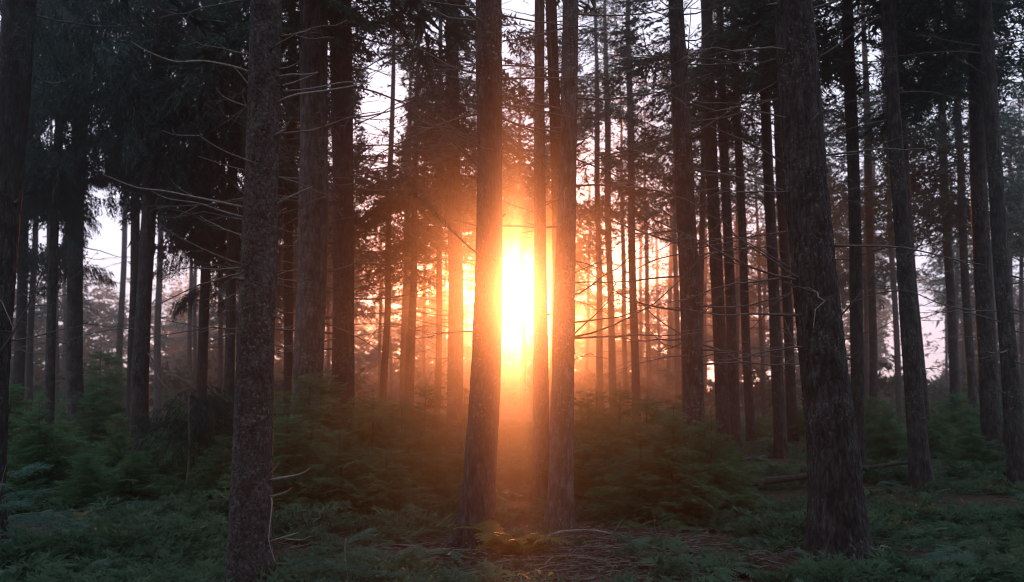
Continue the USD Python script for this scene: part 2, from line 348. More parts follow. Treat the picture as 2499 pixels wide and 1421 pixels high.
# ------------------------------------------------------------------ stems and dead branches
def stem(D, pts, H, rng, sides, dz, flare=0.25, relief=0.0, lobes=5):
    """Trunk through picture points (x, y, width) that lie at distance D. Returns mesh (local), base, axis, radius."""
    pts = sorted(pts, key=lambda p: -p[1])
    P = np.array([at(p[0], p[1], D) for p in pts]); W = np.array([p[2] for p in pts]) * ((P - CAM) @ FWD) / FPX / 2
    Z, X = P[:, 2], P[:, 0]
    sl_lo = (X[1] - X[0]) / (Z[1] - Z[0]); sl_all = (X[-1] - X[0]) / (Z[-1] - Z[0])
    rs_lo = min(0, (W[1] - W[0]) / (Z[1] - Z[0]))
    x0 = X[0] - sl_lo * Z[0]; g = float(ground_z(x0, D))
    ph = rng.uniform(0, 6.28)
    amp = min(0.05, 0.0012 * D)
    def axis(z):
        z = np.asarray(z, float)
        r = np.interp(z, Z, X)
        r = np.where(z < Z[0], X[0] + sl_lo * (z - Z[0]), r)
        r = np.where(z > Z[-1], X[-1] + 0.6 * sl_all * (z - Z[-1]), r)
        return r + amp * np.sin(z * 0.9 + ph) * 0.5
    def radius(z):
        z = np.asarray(z, float)
        r = np.interp(z, Z, W)
        r = np.where(z < Z[0], np.minimum(W[0] + rs_lo * (z - Z[0]), W[0] * 1.35), r)
        return np.where(z > Z[-1], W[-1] + (0.02 - W[-1]) * np.clip((z - Z[-1]) / max(0.5, H - Z[-1]), 0, 1), r)
    zt = at(CX, -60, D)[2]
    zz = np.concatenate([np.arange(g - 0.25, min(H, zt), dz), np.linspace(min(H, zt), H, 6)]) if zt < H else np.arange(g - 0.25, H, dz)
    th = np.arange(sides) * 2 * np.pi / sides
    R = radius(zz)[:, None] * np.ones(sides)
    hgt = np.maximum(zz - g, 0)[:, None]
    R = R * (1 + flare * np.exp(-hgt / 0.26) * (0.75 + 0.45 * np.cos(lobes * th + ph) + 0.2 * np.cos((lobes - 2) * th + 2 * ph)))
    cyl = np.stack([np.cos(th)[None] * R, np.sin(th)[None] * R, zz[:, None] * np.ones(sides)], -1)
    R = R * (1 + 0.05 * (meshkit.noise(cyl * [3, 3, 0.8] + ph, 2) - 0.5) * 2)
    if relief:
        q = cyl * np.array([21, 21, 3.2]) + 7 * ph
        rid = 1 - np.abs(2 * meshkit.fbm(q, 3, 4) - 1)
        R = R + relief * (rid - 0.8) + relief * 0.5 * (meshkit.noise(cyl * [40, 40, 18], 9) - 0.5)
    cx = axis(zz)
    v = np.stack([cx[:, None] + np.cos(th) * R, D + np.sin(th) * R, zz[:, None] * np.ones(sides)], -1).reshape(-1, 3)
    n = len(zz)
    i, j = np.meshgrid(np.arange(n - 1), np.arange(sides), indexing='ij'); j2 = (j + 1) % sides
    f = np.stack([i * sides + j, i * sides + j2, (i + 1) * sides + j2, (i + 1) * sides + j], -1).reshape(-1, 4)
    base = np.array([float(axis(g)), D, g])
    return (v - base, f), base, axis, radius

def dead_branch(o, az, L, r0, rng, rise, curl, twigs=3, sides=4, seg=7):
    t = np.linspace(0, 1, seg)
    d = np.array([math.cos(az), math.sin(az), 0]); sd = np.array([-d[1], d[0], 0])
    wob = np.cumsum(rng.normal(0, 0.035, seg)); wob2 = np.cumsum(rng.normal(0, 0.03, seg))
    p = o + L * (t[:, None] * d + (wob * t)[:, None] * sd + np.outer(rise * t + curl * t * t + wob2 * t, [0, 0, 1.0]))
    out = [tube(p, r0 * (1 - 0.82 * t) + 0.0015, sides)]
    for _ in range(twigs):
        u = rng.uniform(0.25, 0.92); q = np.array([np.interp(u, t, p[:, k]) for k in range(3)])
        a2 = az + rng.choice([-1, 1]) * rng.uniform(0.35, 0.95); l2 = L * rng.uniform(0.18, 0.42) * (1.1 - 0.5 * u)
        s = np.linspace(0, 1, 4)
        w3 = np.cumsum(rng.normal(0, 0.06, 4))
        pp = q + l2 * (s[:, None] * [math.cos(a2), math.sin(a2), 0] + np.outer(rng.uniform(-0.3, 0.35) * s + (curl * 0.8) * s * s + w3 * s, [0, 0, 1.0]))
        out.append(tube(pp, r0 * 0.42 * (1 - 0.8 * s) + 0.0012, 3))
    return join(out)

def drawn_branch(D0, pts, r0, D1=None, side=()):
    """A branch along picture points, receding from distance D0 to D1."""
    n = len(pts); D1 = D0 if D1 is None else D1
    P = np.array([at(p[0], p[1], D0 + (D1 - D0) * k / (n - 1)) for k, p in enumerate(pts)])
    t = np.linspace(0, 1, n); tt = np.linspace(0, 1, 3 * n)
    from scipy.interpolate import PchipInterpolator
    Q = np.stack([PchipInterpolator(t, P[:, k])(tt) for k in range(3)], 1)
    return tube(Q, r0 * (1 - 0.8 * tt) + 0.0015, 5)

# ------------------------------------------------------------------ the trees one can tell apart
# label, distance, trunk through picture points (x, y, width), height, crown base, bough length, crown density, crown style, bark, dead branches, their length
TREES = [
 ('big scaly grey trunk in the left foreground with pale bare twigs', 6.9,
  [(608, 1400, 106), (618, 1000, 93), (632, 600, 85), (650, 0, 73)], 19, 9.5, 2.2, .8, 'fir', 'bark_scaly', 12, 0.8),
 ('broad furrowed dark trunk in the right foreground with a flared foot', 8.6,
  [(2050, 1340, 134), (2032, 1100, 122), (2008, 900, 112), (1990, 700, 108), (1966, 450, 102), (1936, 0, 92)], 22, 10.0, 2.4, .8, 'fir', 'bark_furrowed', 14, 1.3),
 ('leaning dark trunk in the middle that partly hides the sun', 9.4,
  [(1160, 1320, 84), (1170, 1150, 80), (1183, 950, 74), (1193, 700, 66), (1197, 400, 60), (1193, 0, 62)], 20, 8.5, 2.2, .8, 'fir', 'bark', 14, 1.3),
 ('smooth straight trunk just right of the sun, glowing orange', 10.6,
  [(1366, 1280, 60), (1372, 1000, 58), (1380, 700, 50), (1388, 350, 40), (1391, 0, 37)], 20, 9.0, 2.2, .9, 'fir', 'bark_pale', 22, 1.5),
 ('slim trunk just left of the glowing one, right of the sun', 13.6,
  [(1322, 1190, 44), (1319, 900, 38), (1317, 600, 30), (1318, 0, 23)], 19, 9.0, 2.0, .9, 'fir', 'bark_pale', 14, 1.2),
 ('thin trunk squeezed between two trunks right of the sun, merging with the glowing one', 15.0,
  [(1368, 1150, 34), (1362, 700, 30), (1358, 400, 29), (1346, 0, 27)], 19, 9.0, 2.0, .8, 'fir', 'bark', 12, 1.2),
 ('black trunk cut by the left edge of the picture', 9.6,
  [(-34, 1250, 80), (-20, 900, 76), (2, 600, 76), (34, 200, 76), (50, 0, 72)], 18, 5.6, 2.2, .7, 'hang', 'bark', 10, 1.5),
 ('dark trunk at far left with a drooping bough halfway up its right side', 23.5,
  [(188, 1085, 45), (182, 900, 38), (181, 700, 36), (186, 500, 36), (200, 250, 36), (204, 0, 34)], 19, 6.4, 2.6, 1.1, 'hang', 'bark', 10, 1.8),
 ('dark twin trunk at left, the thicker right-hand stem of the pair', 20.0,
  [(338, 1150, 48), (341, 900, 41), (352, 700, 36), (366, 500, 34), (380, 250, 32), (392, 0, 30)], 19, 6.6, 2.6, 1.1, 'hang', 'bark', 9, 1.8),
 ('dark twin trunk at left, the thinner left-hand stem of the pair', 27.0,
  [(322, 1070, 26), (323, 900, 24), (328, 700, 22), (331, 450, 21), (336, 100, 20)], 18, 7.0, 2.2, 1.0, 'hang', 'bark', 8, 1.2),
 ('dark medium trunk left of the big scaly trunk, dense drooping crown just above', 27.0,
  [(488, 1000, 28), (494, 850, 25), (503, 650, 23), (512, 400, 22), (520, 0, 20)], 17, 5.4, 2.6, 1.2, 'hang', 'bark', 10, 1.6),
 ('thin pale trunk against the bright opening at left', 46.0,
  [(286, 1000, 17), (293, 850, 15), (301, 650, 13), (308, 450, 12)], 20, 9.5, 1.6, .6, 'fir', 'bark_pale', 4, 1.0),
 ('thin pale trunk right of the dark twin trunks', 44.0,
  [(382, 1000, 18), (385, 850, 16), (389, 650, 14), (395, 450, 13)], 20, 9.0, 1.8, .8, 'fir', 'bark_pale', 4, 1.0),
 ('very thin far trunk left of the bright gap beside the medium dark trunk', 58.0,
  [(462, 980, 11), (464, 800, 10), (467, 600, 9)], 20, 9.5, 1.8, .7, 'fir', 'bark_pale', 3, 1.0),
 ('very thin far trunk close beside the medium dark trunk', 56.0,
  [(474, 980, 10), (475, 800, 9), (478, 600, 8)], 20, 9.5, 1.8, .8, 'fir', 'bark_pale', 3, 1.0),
 ('dim thin trunk beside the black trunk at the left edge', 30.0,
  [(40, 1060, 30), (46, 900, 27), (54, 700, 24), (64, 400, 22)], 18, 6.2, 2.4, 1.1, 'hang', 'bark', 10, 1.6),
 ('dim far trunk between the left edge tree and the tree with the drooping bough', 40.0,
  [(70, 960, 16), (76, 800, 15), (84, 600, 14)], 18, 7.0, 2.2, 1.1, 'hang', 'bark', 6, 1.4),
 ('wide brown trunk behind and right of the big scaly trunk', 14.5,
  [(742, 1090, 76), (750, 900, 74), (760, 700, 72), (768, 350, 68), (766, 0, 64)], 20, 7.2, 2.4, 1.0, 'fir', 'bark_pale', 16, 1.3),
 ('dark trunk with many level dead branches left of the sky opening', 15.5,
  [(834, 1080, 58), (837, 800, 54), (839, 500, 50), (836, 250, 52), (830, 0, 54)], 20, 8.2, 2.4, .9, 'fir', 'bark', 46, 2.6),
 ('shaded slim trunk tucked behind the big scaly trunk on its right', 22.0,
  [(702, 1040, 24), (703, 800, 23), (706, 500, 22), (712, 150, 20)], 18, 6.5, 2.4, 1.0, 'fir', 'bark', 12, 1.4),
 ('thin crooked trunk among dead branches right of the dark branchy trunk', 26.0,
  [(930, 1040, 20), (937, 900, 18), (946, 750, 16), (950, 500, 15)], 16, 5.6, 2.3, 1.1, 'fir', 'bark', 26, 2.2),
 ('short dark trunk with a rusty bush-like crown left of the sun', 24.0,
  [(998, 1020, 26), (1002, 850, 22), (1008, 700, 18), (1012, 500, 15)], 14, 4.4, 1.8, 1.2, 'fir', 'bark', 18, 1.8),
 ('thin trunk left of the orange-lit trunk near the sun', 29.0,
  [(1066, 1060, 18), (1070, 850, 16), (1073, 600, 15), (1074, 300, 14)], 19, 5.6, 2.4, 1.1, 'fir', 'bark', 20, 1.8),
 ('orange-lit trunk left of the leaning middle trunk', 20.5,
  [(1112, 1105, 42), (1112, 900, 39), (1111, 700, 37), (1107, 400, 34), (1102, 0, 30)], 19, 6.2, 2.5, 1.0, 'fir', 'bark', 30, 2.2),
 ('pale far trunk standing in the beam right under the sun', 42.0,
  [(1276, 990, 15), (1275, 800, 14), (1272, 600, 12)], 18, 7.8, 1.9, .9, 'fir', 'bark_pale', 0, 1.0),
 ('pale far trunk beside the right edge of the leaning middle trunk, under the sun', 60.0,
  [(1218, 990, 11), (1217, 800, 11), (1216, 600, 10)], 20, 9.0, 2.8, 1.5, 'fir', 'bark_pale', 0, 1.0),
 ('pale far trunk close to the left edge of the slim trunk right of the sun', 70.0,
  [(1299, 990, 10), (1298, 800, 9), (1297, 600, 9)], 21, 9.5, 3.0, 1.5, 'fir', 'bark_pale', 0, 1.0),
 ('far tree almost wholly hidden behind the leaning middle trunk', 45.0,
  [(1186, 990, 13), (1190, 700, 12), (1193, 400, 11)], 19, 8.0, 3.0, 1.4, 'fir', 'bark', 4, 1.0),
 ('far tree almost wholly hidden behind the glowing trunk right of the sun', 50.0,
  [(1374, 990, 13), (1380, 700, 12), (1386, 400, 11)], 19, 8.4, 3.0, 1.4, 'fir', 'bark', 4, 1.0),
 ('further tree behind the pair of trunks right of the sun', 38.0,
  [(1348, 990, 14), (1350, 700, 13), (1352, 400, 12)], 19, 8.0, 2.8, 1.3, 'fir', 'bark', 4, 1.0),
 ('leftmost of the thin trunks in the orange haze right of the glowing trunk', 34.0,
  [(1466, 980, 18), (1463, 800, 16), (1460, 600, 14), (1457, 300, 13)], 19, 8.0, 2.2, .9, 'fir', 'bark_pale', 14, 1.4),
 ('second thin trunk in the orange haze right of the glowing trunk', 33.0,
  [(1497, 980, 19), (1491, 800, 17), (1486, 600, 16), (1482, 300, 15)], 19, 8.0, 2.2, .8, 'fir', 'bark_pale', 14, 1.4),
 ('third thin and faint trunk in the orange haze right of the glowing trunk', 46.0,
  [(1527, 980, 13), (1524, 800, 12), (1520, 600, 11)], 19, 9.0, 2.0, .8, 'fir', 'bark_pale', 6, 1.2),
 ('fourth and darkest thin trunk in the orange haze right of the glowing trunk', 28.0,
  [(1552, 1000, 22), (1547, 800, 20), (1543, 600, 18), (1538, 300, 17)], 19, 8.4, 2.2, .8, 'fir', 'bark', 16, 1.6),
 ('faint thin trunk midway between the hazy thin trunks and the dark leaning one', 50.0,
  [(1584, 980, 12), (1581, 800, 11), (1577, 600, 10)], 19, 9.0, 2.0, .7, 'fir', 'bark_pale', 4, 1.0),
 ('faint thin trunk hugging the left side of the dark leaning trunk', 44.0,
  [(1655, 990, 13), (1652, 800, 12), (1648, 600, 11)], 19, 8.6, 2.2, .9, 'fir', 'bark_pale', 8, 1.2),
 ('dark bare-branched trunk rising out of the young spruces right of centre', 12.6,
  [(1694, 1150, 58), (1690, 950, 52), (1684, 700, 48), (1668, 350, 44), (1648, 0, 36)], 19, 9.2, 2.2, .9, 'fir', 'bark', 40, 1.9),
 ('dark trunk just right of the bare-branched one, leaning left', 20.0,
  [(1768, 1115, 36), (1754, 800, 33), (1744, 550, 31), (1734, 300, 30), (1722, 0, 28)], 20, 8.2, 2.4, .9, 'fir', 'bark', 18, 1.7),
 ('second dark trunk right of the bare-branched one', 22.0,
  [(1798, 1115, 29), (1785, 800, 26), (1774, 550, 24), (1763, 250, 22)], 20, 8.0, 2.3, .9, 'fir', 'bark', 14, 1.6),
 ('third slim trunk right of the bare-branched one', 25.0,
  [(1834, 1090, 24), (1818, 750, 21), (1806, 450, 20), (1795, 150, 18)], 20, 8.2, 2.3, .9, 'fir', 'bark', 14, 1.5),
 ('trunk nearest the left side of the broad furrowed trunk but one', 20.5,
  [(1908, 1110, 32), (1891, 800, 28), (1878, 500, 26), (1866, 150, 24)], 20, 8.4, 2.3, .9, 'fir', 'bark', 14, 1.5),
 ('trunk directly beside the left edge of the broad furrowed trunk', 24.0,
  [(1939, 1090, 26), (1925, 850, 24), (1908, 500, 22), (1896, 200, 20)], 20, 8.6, 2.3, .8, 'fir', 'bark', 10, 1.5),
 ('hair-thin far trunk in front of the low bright gap right of centre', 48.0,
  [(1866, 1050, 10), (1857, 800, 9), (1850, 600, 8)], 17, 8.4, 2.0, .8, 'fir', 'bark', 4, 1.0),
 ('dim trunk peeping out along the right side of the broad furrowed trunk', 17.0,
  [(2092, 1150, 36), (2094, 900, 32), (2088, 600, 30), (2074, 200, 28)], 20, 7.8, 2.5, 1.1, 'fir', 'bark', 14, 1.7),
 ('straight thin trunk left of the bright gap at right', 30.0,
  [(2133, 1040, 21), (2129, 800, 19), (2124, 600, 18), (2116, 300, 17)], 19, 7.4, 2.4, 1.0, 'fir', 'bark', 12, 1.6),
 ('thin far trunk inside the bright gap at right', 40.0,
  [(2197, 1000, 16), (2186, 800, 14), (2176, 600, 13)], 19, 8.2, 2.1, .8, 'fir', 'bark', 6, 1.3),
 ('dark trunk leaning left in the right part, beside a short snag', 13.9,
  [(2252, 1195, 50), (2234, 1000, 45), (2218, 800, 42), (2196, 500, 36), (2180, 250, 33), (2168, 0, 32)], 20, 8.4, 2.4, 1.0, 'fir', 'bark', 16, 1.6),
 ('slim trunk half hidden behind the leaning one on its right', 22.0,
  [(2262, 1080, 24), (2246, 900, 22), (2228, 700, 20), (2210, 400, 18)], 19, 7.6, 2.2, .9, 'fir', 'bark', 8, 1.4),
 ('greyish trunk right of the bright gap', 28.0,
  [(2336, 1030, 25), (2326, 850, 22), (2312, 600, 20), (2300, 300, 18)], 19, 6.8, 2.4, 1.1, 'fir', 'bark', 12, 1.6),
 ('slim trunk with a leafy stem, second right of the bright gap', 26.0,
  [(2376, 1040, 22), (2366, 850, 20), (2352, 600, 18), (2338, 300, 17)], 19, 6.2, 2.4, 1.1, 'fir', 'bark', 12, 1.6),
 ('dark trunk left of the rightmost one', 17.0,
  [(2424, 1135, 48), (2410, 900, 43), (2400, 700, 41), (2388, 400, 38), (2378, 0, 34)], 20, 7.4, 2.5, 1.1, 'fir', 'bark', 14, 1.7),
 ('rightmost dark trunk leaning inwards', 13.6,
  [(2488, 1190, 48), (2466, 900, 40), (2448, 700, 37), (2426, 400, 34), (2402, 0, 31)], 20, 8.0, 2.5, 1.1, 'fir', 'bark', 14, 1.6),
 ('dark thin trunk hanging in shade above the bright opening at left', 22.0,
  [(118, 1040, 24), (124, 850, 22), (132, 600, 20), (148, 200, 20)], 17, 5.6, 2.6, 1.2, 'hang', 'bark', 8, 1.5),
 ('shaded trunk behind the drooping crown left of the big scaly trunk', 20.0,
  [(556, 1060, 26), (560, 850, 24), (566, 600, 24), (574, 200, 22)], 18, 5.8, 2.6, 1.2, 'hang', 'bark', 6, 1.4),
]
used = []          # places of trunks, so that nothing else stands in them
for k, (label, D, pts, H, hb, L0, dens, style, bark, nd, dl) in enumerate(TREES):
    H = min(H, 18.5)
    rng = np.random.default_rng(100 + k)
    near = D < 11.5
    (v, f), base, axis, radius = stem(D, pts, H, rng, 72 if near else (28 if D < 20 else 14), 0.03 if near else (0.12 if D < 20 else 0.3),
                                      flare=0.38 if near else 0.32, relief=(0.026 if bark == 'bark_furrowed' else 0.013) if near else 0.0)
    used.append((base[0], base[1]))
    t = thing('conifer_tree', label, 'tree', base)
    part('trunk', (v, f), M[bark], t, smooth=True)
    if D < 16:
        for q in range(6 if near else 4):
            a_ = rng.uniform(0, 6.28); r_ = float(radius(base[2] + .3)); L_ = r_ * rng.uniform(1.6, 2.9); u = np.linspace(0, 1, 7)
            rx = base[0] + (r_ * .75 + L_ * u) * np.cos(a_ + .5 * rng.normal() * u); ry = D + (r_ * .75 + L_ * u) * np.sin(a_ + .5 * rng.normal() * u)
            rp_ = np.stack([rx, ry, ground_z(rx, ry) + r_ * .62 * (1 - u) ** 2.2 - .02 - .05 * u], 1)
            m_ = tube(rp_ - base, r_ * (.34 * (1 - u) ** .8 + .05), 8)
            part('root', m_, M[bark], t, smooth=True)
        for q in range(9 if near else 4):
            z_ = rng.uniform(.8, 7.5); a_ = -math.pi / 2 + rng.normal(0, 1.1); r_ = float(radius(z_)); o_ = np.array([float(axis(z_)) + .9 * r_ * math.cos(a_), D + .9 * r_ * math.sin(a_), z_])
            d_ = np.array([math.cos(a_), math.sin(a_), rng.uniform(-.2, .5)]); l_ = rng.uniform(.04, .13)
            part('branch_stub', tube(np.array([o_, o_ + .6 * l_ * d_, o_ + l_ * d_ + [0, 0, rng.normal(0, .01)]]) - base, [.020, .013, .009], 6), M['twig'], t, smooth=True)
    cm = crown_mesh(axis, base, hb, H, L0, D, rng, dens, style, 0.2 if pts[0][0] < 250 else 0.08)
    if cm is not None:
        part('crown', cm, M['needles_teal' if style == 'hang' else 'needles'], t)
    top = min(hb + 3.5, at(CX, -80, D)[2])
    far_bits = []
    for q in range(int(nd * 1.25)):
        z = rng.uniform(1.3 + 0.035 * D, max(2.2, top)); az = rng.uniform(0, 2 * math.pi)
        if rng.uniform() < 0.5: az = rng.choice([0, math.pi]) + rng.normal(0, 0.45)
        L = dl * rng.uniform(0.35, 1.15); X = float(axis(z)); r = float(radius(z))
        o = np.array([X + 0.8 * r * math.cos(az), D + 0.8 * r * math.sin(az), z])
        m = dead_branch(o, az, L, 0.004 + 0.005 * L, rng, rng.uniform(-0.25, 0.3), rng.uniform(-0.3, 0.35), rng.integers(2, 5))
        lat, ver, _ = sun_offsets(m[0])
        if np.any((lat > -0.30) & (lat < 0.5) & (ver > -1.2) & (ver < 0.6)): continue
        m = (m[0] - base, m[1])
        if D < 30: part('dead_branch', m, M['twig'], t, smooth=True)
        else: far_bits.append(m)
    if far_bits: part('dead_twigs', join(far_bits), M['twig'], t, kind='stuff')
    TREES[k] = (t, base, D)

# bare branches drawn where the photograph shows them
BIG_LEFT, BIG_RIGHT, MIDDLE, DROOP_TREE, TWIN, MEDIUM, BARE = (TREES[i] for i in (0, 1, 2, 7, 8, 10, 36))
def add_drawn(tree, pts, r0, D1=None, pale=False):
    t, base, D = tree
    v, f = drawn_branch(D - 0.02, pts, r0, D1)
    part('dead_branch', (v - base, f), M['twig_pale' if pale else 'twig'], t, smooth=True, label='pale bleached bare twig' if pale else None)
for pts, r, d1 in [
    ([(615, 178), (560, 160), (500, 149), (425, 150), (370, 130), (318, 100)], .009, 6.3), ([(612, 215), (580, 175), (565, 160)], .008, 6.5),
    ([(610, 262), (570, 248), (545, 236), (527, 213)], .006, 6.6), ([(604, 262), (592, 235), (598, 215)], .004, 6.7),
    ([(605, 508), (540, 494), (480, 482), (400, 466), (345, 460), (250, 425)], .009, 6.2), ([(603, 532), (540, 515), (480, 495), (420, 487), (370, 466)], .007, 6.4),
    ([(470, 478), (440, 462), (415, 436)], .003, 6.4), ([(600, 478), (570, 450)], .006, 6.7),
    ([(678, 188), (710, 182), (745, 182), (776, 176)], .007, 6.6), ([(680, 250), (720, 232), (790, 222), (850, 212), (905, 200)], .008, 6.3), ([(690, 208), (720, 200), (775, 178)], .006, 6.6),
    ([(684, 168), (710, 162), (730, 150)], .005, 6.7), ([(690, 222), (760, 216), (830, 202), (900, 206)], .005, 6.4), ([(684, 318), (700, 305), (712, 285)], .004, 6.7),
    ([(676, 498), (700, 484), (730, 470), (762, 455)], .007, 6.5), ([(676, 525), (690, 512), (700, 508)], .004, 6.7), ([(684, 490), (700, 475)], .005, 6.6),
    ([(655, 1172), (700, 1164), (730, 1158), (756, 1144)], .008, 6.4), ([(655, 1160), (672, 1142), (682, 1125)], .006, 6.6), ([(655, 1212), (690, 1204), (712, 1190)], .004, 6.5),
    ([(655, 1205), (664, 1230), (660, 1270), (656, 1310), (672, 1372)], .004, 6.7), ([(660, 1322), (690, 1312), (730, 1300)], .007, 6.5), ([(690, 1312), (725, 1318), (758, 1309)], .004, 6.4),
    ([(700, 1312), (708, 1300), (712, 1293)], .003, 6.4), ([(566, 1222), (545, 1212), (525, 1196)], .007, 6.7)]:
    add_drawn(BIG_LEFT, pts, r, d1, pale=True)
for pts, r, d1 in [(a_, .7 * b_, c_) for a_, b_, c_ in [([(1960, 770), (1900, 768), (1840, 766), (1770, 770), (1715, 762), (1650, 750)], .018, 8.0), ([(2040, 780), (2080, 740), (2130, 670)], .014, 8.2),
                   ([(2000, 140), (2060, 100), (2110, 60), (2150, 40)], .013, 8.1), ([(1930, 655), (1880, 625), (1830, 595), (1780, 570)], .012, 8.2),
                   ([(1910, 400), (1850, 360), (1760, 320), (1690, 290)], .014, 8.0), ([(1990, 150), (2002, 135), (2010, 118)], .010, 8.5), ([(1975, 1000), (1952, 985)], .010, 8.5)]]:
    add_drawn(BIG_RIGHT, pts, r, d1)
for pts, r, d1 in [(a_, .65 * b_, c_) for a_, b_, c_ in [([(1676, 560), (1630, 600), (1590, 615)], .012, 12), ([(1690, 850), (1660, 815), (1620, 790), (1570, 745), (1545, 700)], .016, 12.2),
                   ([(1690, 880), (1660, 850), (1620, 840), (1580, 800), (1550, 775)], .012, 12.3), ([(1650, 480), (1600, 420), (1560, 380), (1520, 330)], .014, 12.0),
                   ([(1640, 530), (1590, 490), (1540, 440), (1480, 400)], .012, 12.2), ([(1700, 600), (1740, 560), (1800, 520)], .012, 12.2), ([(1712, 770), (1760, 720), (1830, 650)], .011, 12.2)]]:
    add_drawn(BARE, pts, r, d1)
for pts, r, d1 in [([(358, 860), (372, 880), (384, 915), (400, 940), (415, 950)], .022, 19.6), ([(360, 770), (340, 750)], .012, 19.9)]:
    add_drawn(TWIN, pts, r, d1)

# drooping boughs seen singly against the light
def hanging_bough(tree, px, py, az, pitch, L, n=1, k0=0):
    t, base, D = tree
    rng = np.random.default_rng(900 + k0)
    p = at(px, py, D); out = []
    for q in range(n):
        tri = BOUGH['hang'][rng.integers(5)]
        out.append(place_bough(tri, p + rng.normal(0, 0.06, 3), az + rng.normal(0, 0.22), pitch + rng.normal(0, 0.1), rng.normal(0, .2), L * rng.uniform(.85, 1.1)))
    v, f = tris_to_mesh(out)
    part('bough', (v - base, f), M['needles_teal'], t, label='drooping needled bough')
hanging_bough(DROOP_TREE, 185, 655, 0.1, 0.05, 0.95, 5, 1)
hanging_bough(DROOP_TREE, 180, 660, 3.0, -0.3, 1.0, 4, 2)
hanging_bough(DROOP_TREE, 190, 520, 0.2, -0.3, 0.7, 3, 3)
hanging_bough(MEDIUM, 505, 700, 3.0, -0.15, 1.35, 5, 4)
hanging_bough(MEDIUM, 505, 715, 0.3, -0.3, 1.1, 4, 5)
hanging_bough(MEDIUM, 508, 600, 3.3, -0.25, 1.5, 5, 6)
hanging_bough(MEDIUM, 508, 590, -0.2, -0.2, 1.3, 5, 7)

# ------------------------------------------------------------------ the slim trees further back
rng = np.random.default_rng(5)
far_n = 0
def zone_of(px):
    return ('left of the twin trunks' if px < 330 else 'between the twin and big scaly trunks' if px < 620 else 'between the big scaly and middle trunks' if px < 1190 else
            'between the glowing and bare-branched trunks' if px < 1680 else 'between the bare-branched and furrowed trunks' if px < 1990 else 'right of the broad furrowed trunk')
for _ in range(6000):
    if far_n >= 92: break
    D = 30 + 58 * rng.uniform() ** 0.8
    X = rng.uniform(-0.66, 0.66) * D
    if any((X - u) ** 2 + (D - w) ** 2 < (2.6 if D < 50 else 2.2) ** 2 for u, w in used): continue
    lat = X * LAT[0] + D * LAT[1]
    if -0.7 < lat < 1.1: continue
    px, _ = project(np.array([[X, D, 3.0]])); px = px[0]
    if 195 < px < 470 or 2140 < px < 2300: continue
    used.append((X, D))
    w = rng.uniform(0.2, 0.34) * FPX / D
    lean = rng.normal(0, 0.012)
    q0 = at(px, 960, D)[2]
    pts = [(px, 960, w), (px + lean * 560, 400, w * 0.8)]
    H = rng.uniform(14.5, 18.5)
    left = px < 900
    hb = rng.uniform(5.8, 8.5) if left else rng.uniform(7.0, 10.0)
    (v, f), base, axis, radius = stem(D, pts, H, rng, 9, 0.6)
    zone = zone_of(px)
    t = thing('slim_conifer_tree', 'slim dark conifer far back in the haze ' + zone, 'tree', base, group='slim conifers far back ' + zone)
    part('trunk', (v, f), M['bark' if rng.uniform() < .6 else 'bark_pale'], t, smooth=True)
    cm = crown_mesh(axis, base, hb, H, rng.uniform(2.2, 3.2), D, rng, rng.uniform(.75, 1.05), 'hang' if left and rng.uniform() < .5 else 'fir', 0.2 if px < 250 else 0.06)
    if cm is not None: part('crown', cm, M['needles'], t)
    bits = []
    for q in range(rng.integers(4, 9)):
        z = rng.uniform(2.5, hb + 1); az = rng.uniform(0, 6.28); L = rng.uniform(0.6, 1.5)
        m = dead_branch(np.array([float(axis(z)), D, z]), az, L, 0.014, rng, rng.uniform(-0.2, 0.3), rng.uniform(-0.3, 0.3), 2, 3, 5)
        bits.append((m[0] - base, m[1]))
    part('dead_twigs', join(bits), M['twig'], t, kind='stuff')
    far_n += 1

# ------------------------------------------------------------------ the far edge of the wood, one mass in the haze
def low_gaps(c):
    px, py = project(c); pr = 0 * px
    for cx, cy, rx, ry in [(1740, 950, 70, 80), (1860, 970, 80, 80), (2240, 830, 90, 130), (2150, 950, 60, 60), (1560, 700, 90, 60)]:
        pr = np.maximum(pr, np.clip(1.6 - ((px - cx) / rx) ** 2 - ((py - cy) / ry) ** 2, 0, 1))
    return pr
rng = np.random.default_rng(17); out = []
for _ in range(290):
    az = rng.uniform(-0.72, 0.72); D = rng.uniform(100, 175)
    lat = math.sin(az) * D * LAT[0] + math.cos(az) * D * LAT[1]
    X, Y = D * math.sin(az), D * math.cos(az)
    h = (EYE + D * math.tan(SUN_EL)) * rng.uniform(0.88, 1.2); n = int(h / 0.72)
    for zz in np.linspace(0.4, h, n):
        L = 3.0 * (1 - zz / h) ** 0.55 + 0.8
        for k in range(3 if zz < 4.5 else 2):
            a = rng.uniform(0, 6.28)
            L2 = min(L * rng.uniform(.7, 1.3), 3.0)
            p = place_bough(BOUGH['far'][rng.integers(3)], np.array([X, Y, zz]), a, rng.uniform(-.4, .3), rng.normal(0, .4), L2).reshape(-1, 3, 3)
            if abs(lat) < 8:
                c = p.mean(1); l3, v3, _s = sun_offsets(c); p = p[(l3 < -0.8) | (l3 > 0.95) | (v3 < -1.8) | (v3 > 0.6)]
            if len(p): c = p.mean(1); p = p[0.5 * meshkit.noise(c * 0.7, 63) + 0.5 * meshkit.noise(c * 2.1, 65) > 0.72 * low_gaps(c)]
            if len(p): out.append(p.reshape(-1, 3))
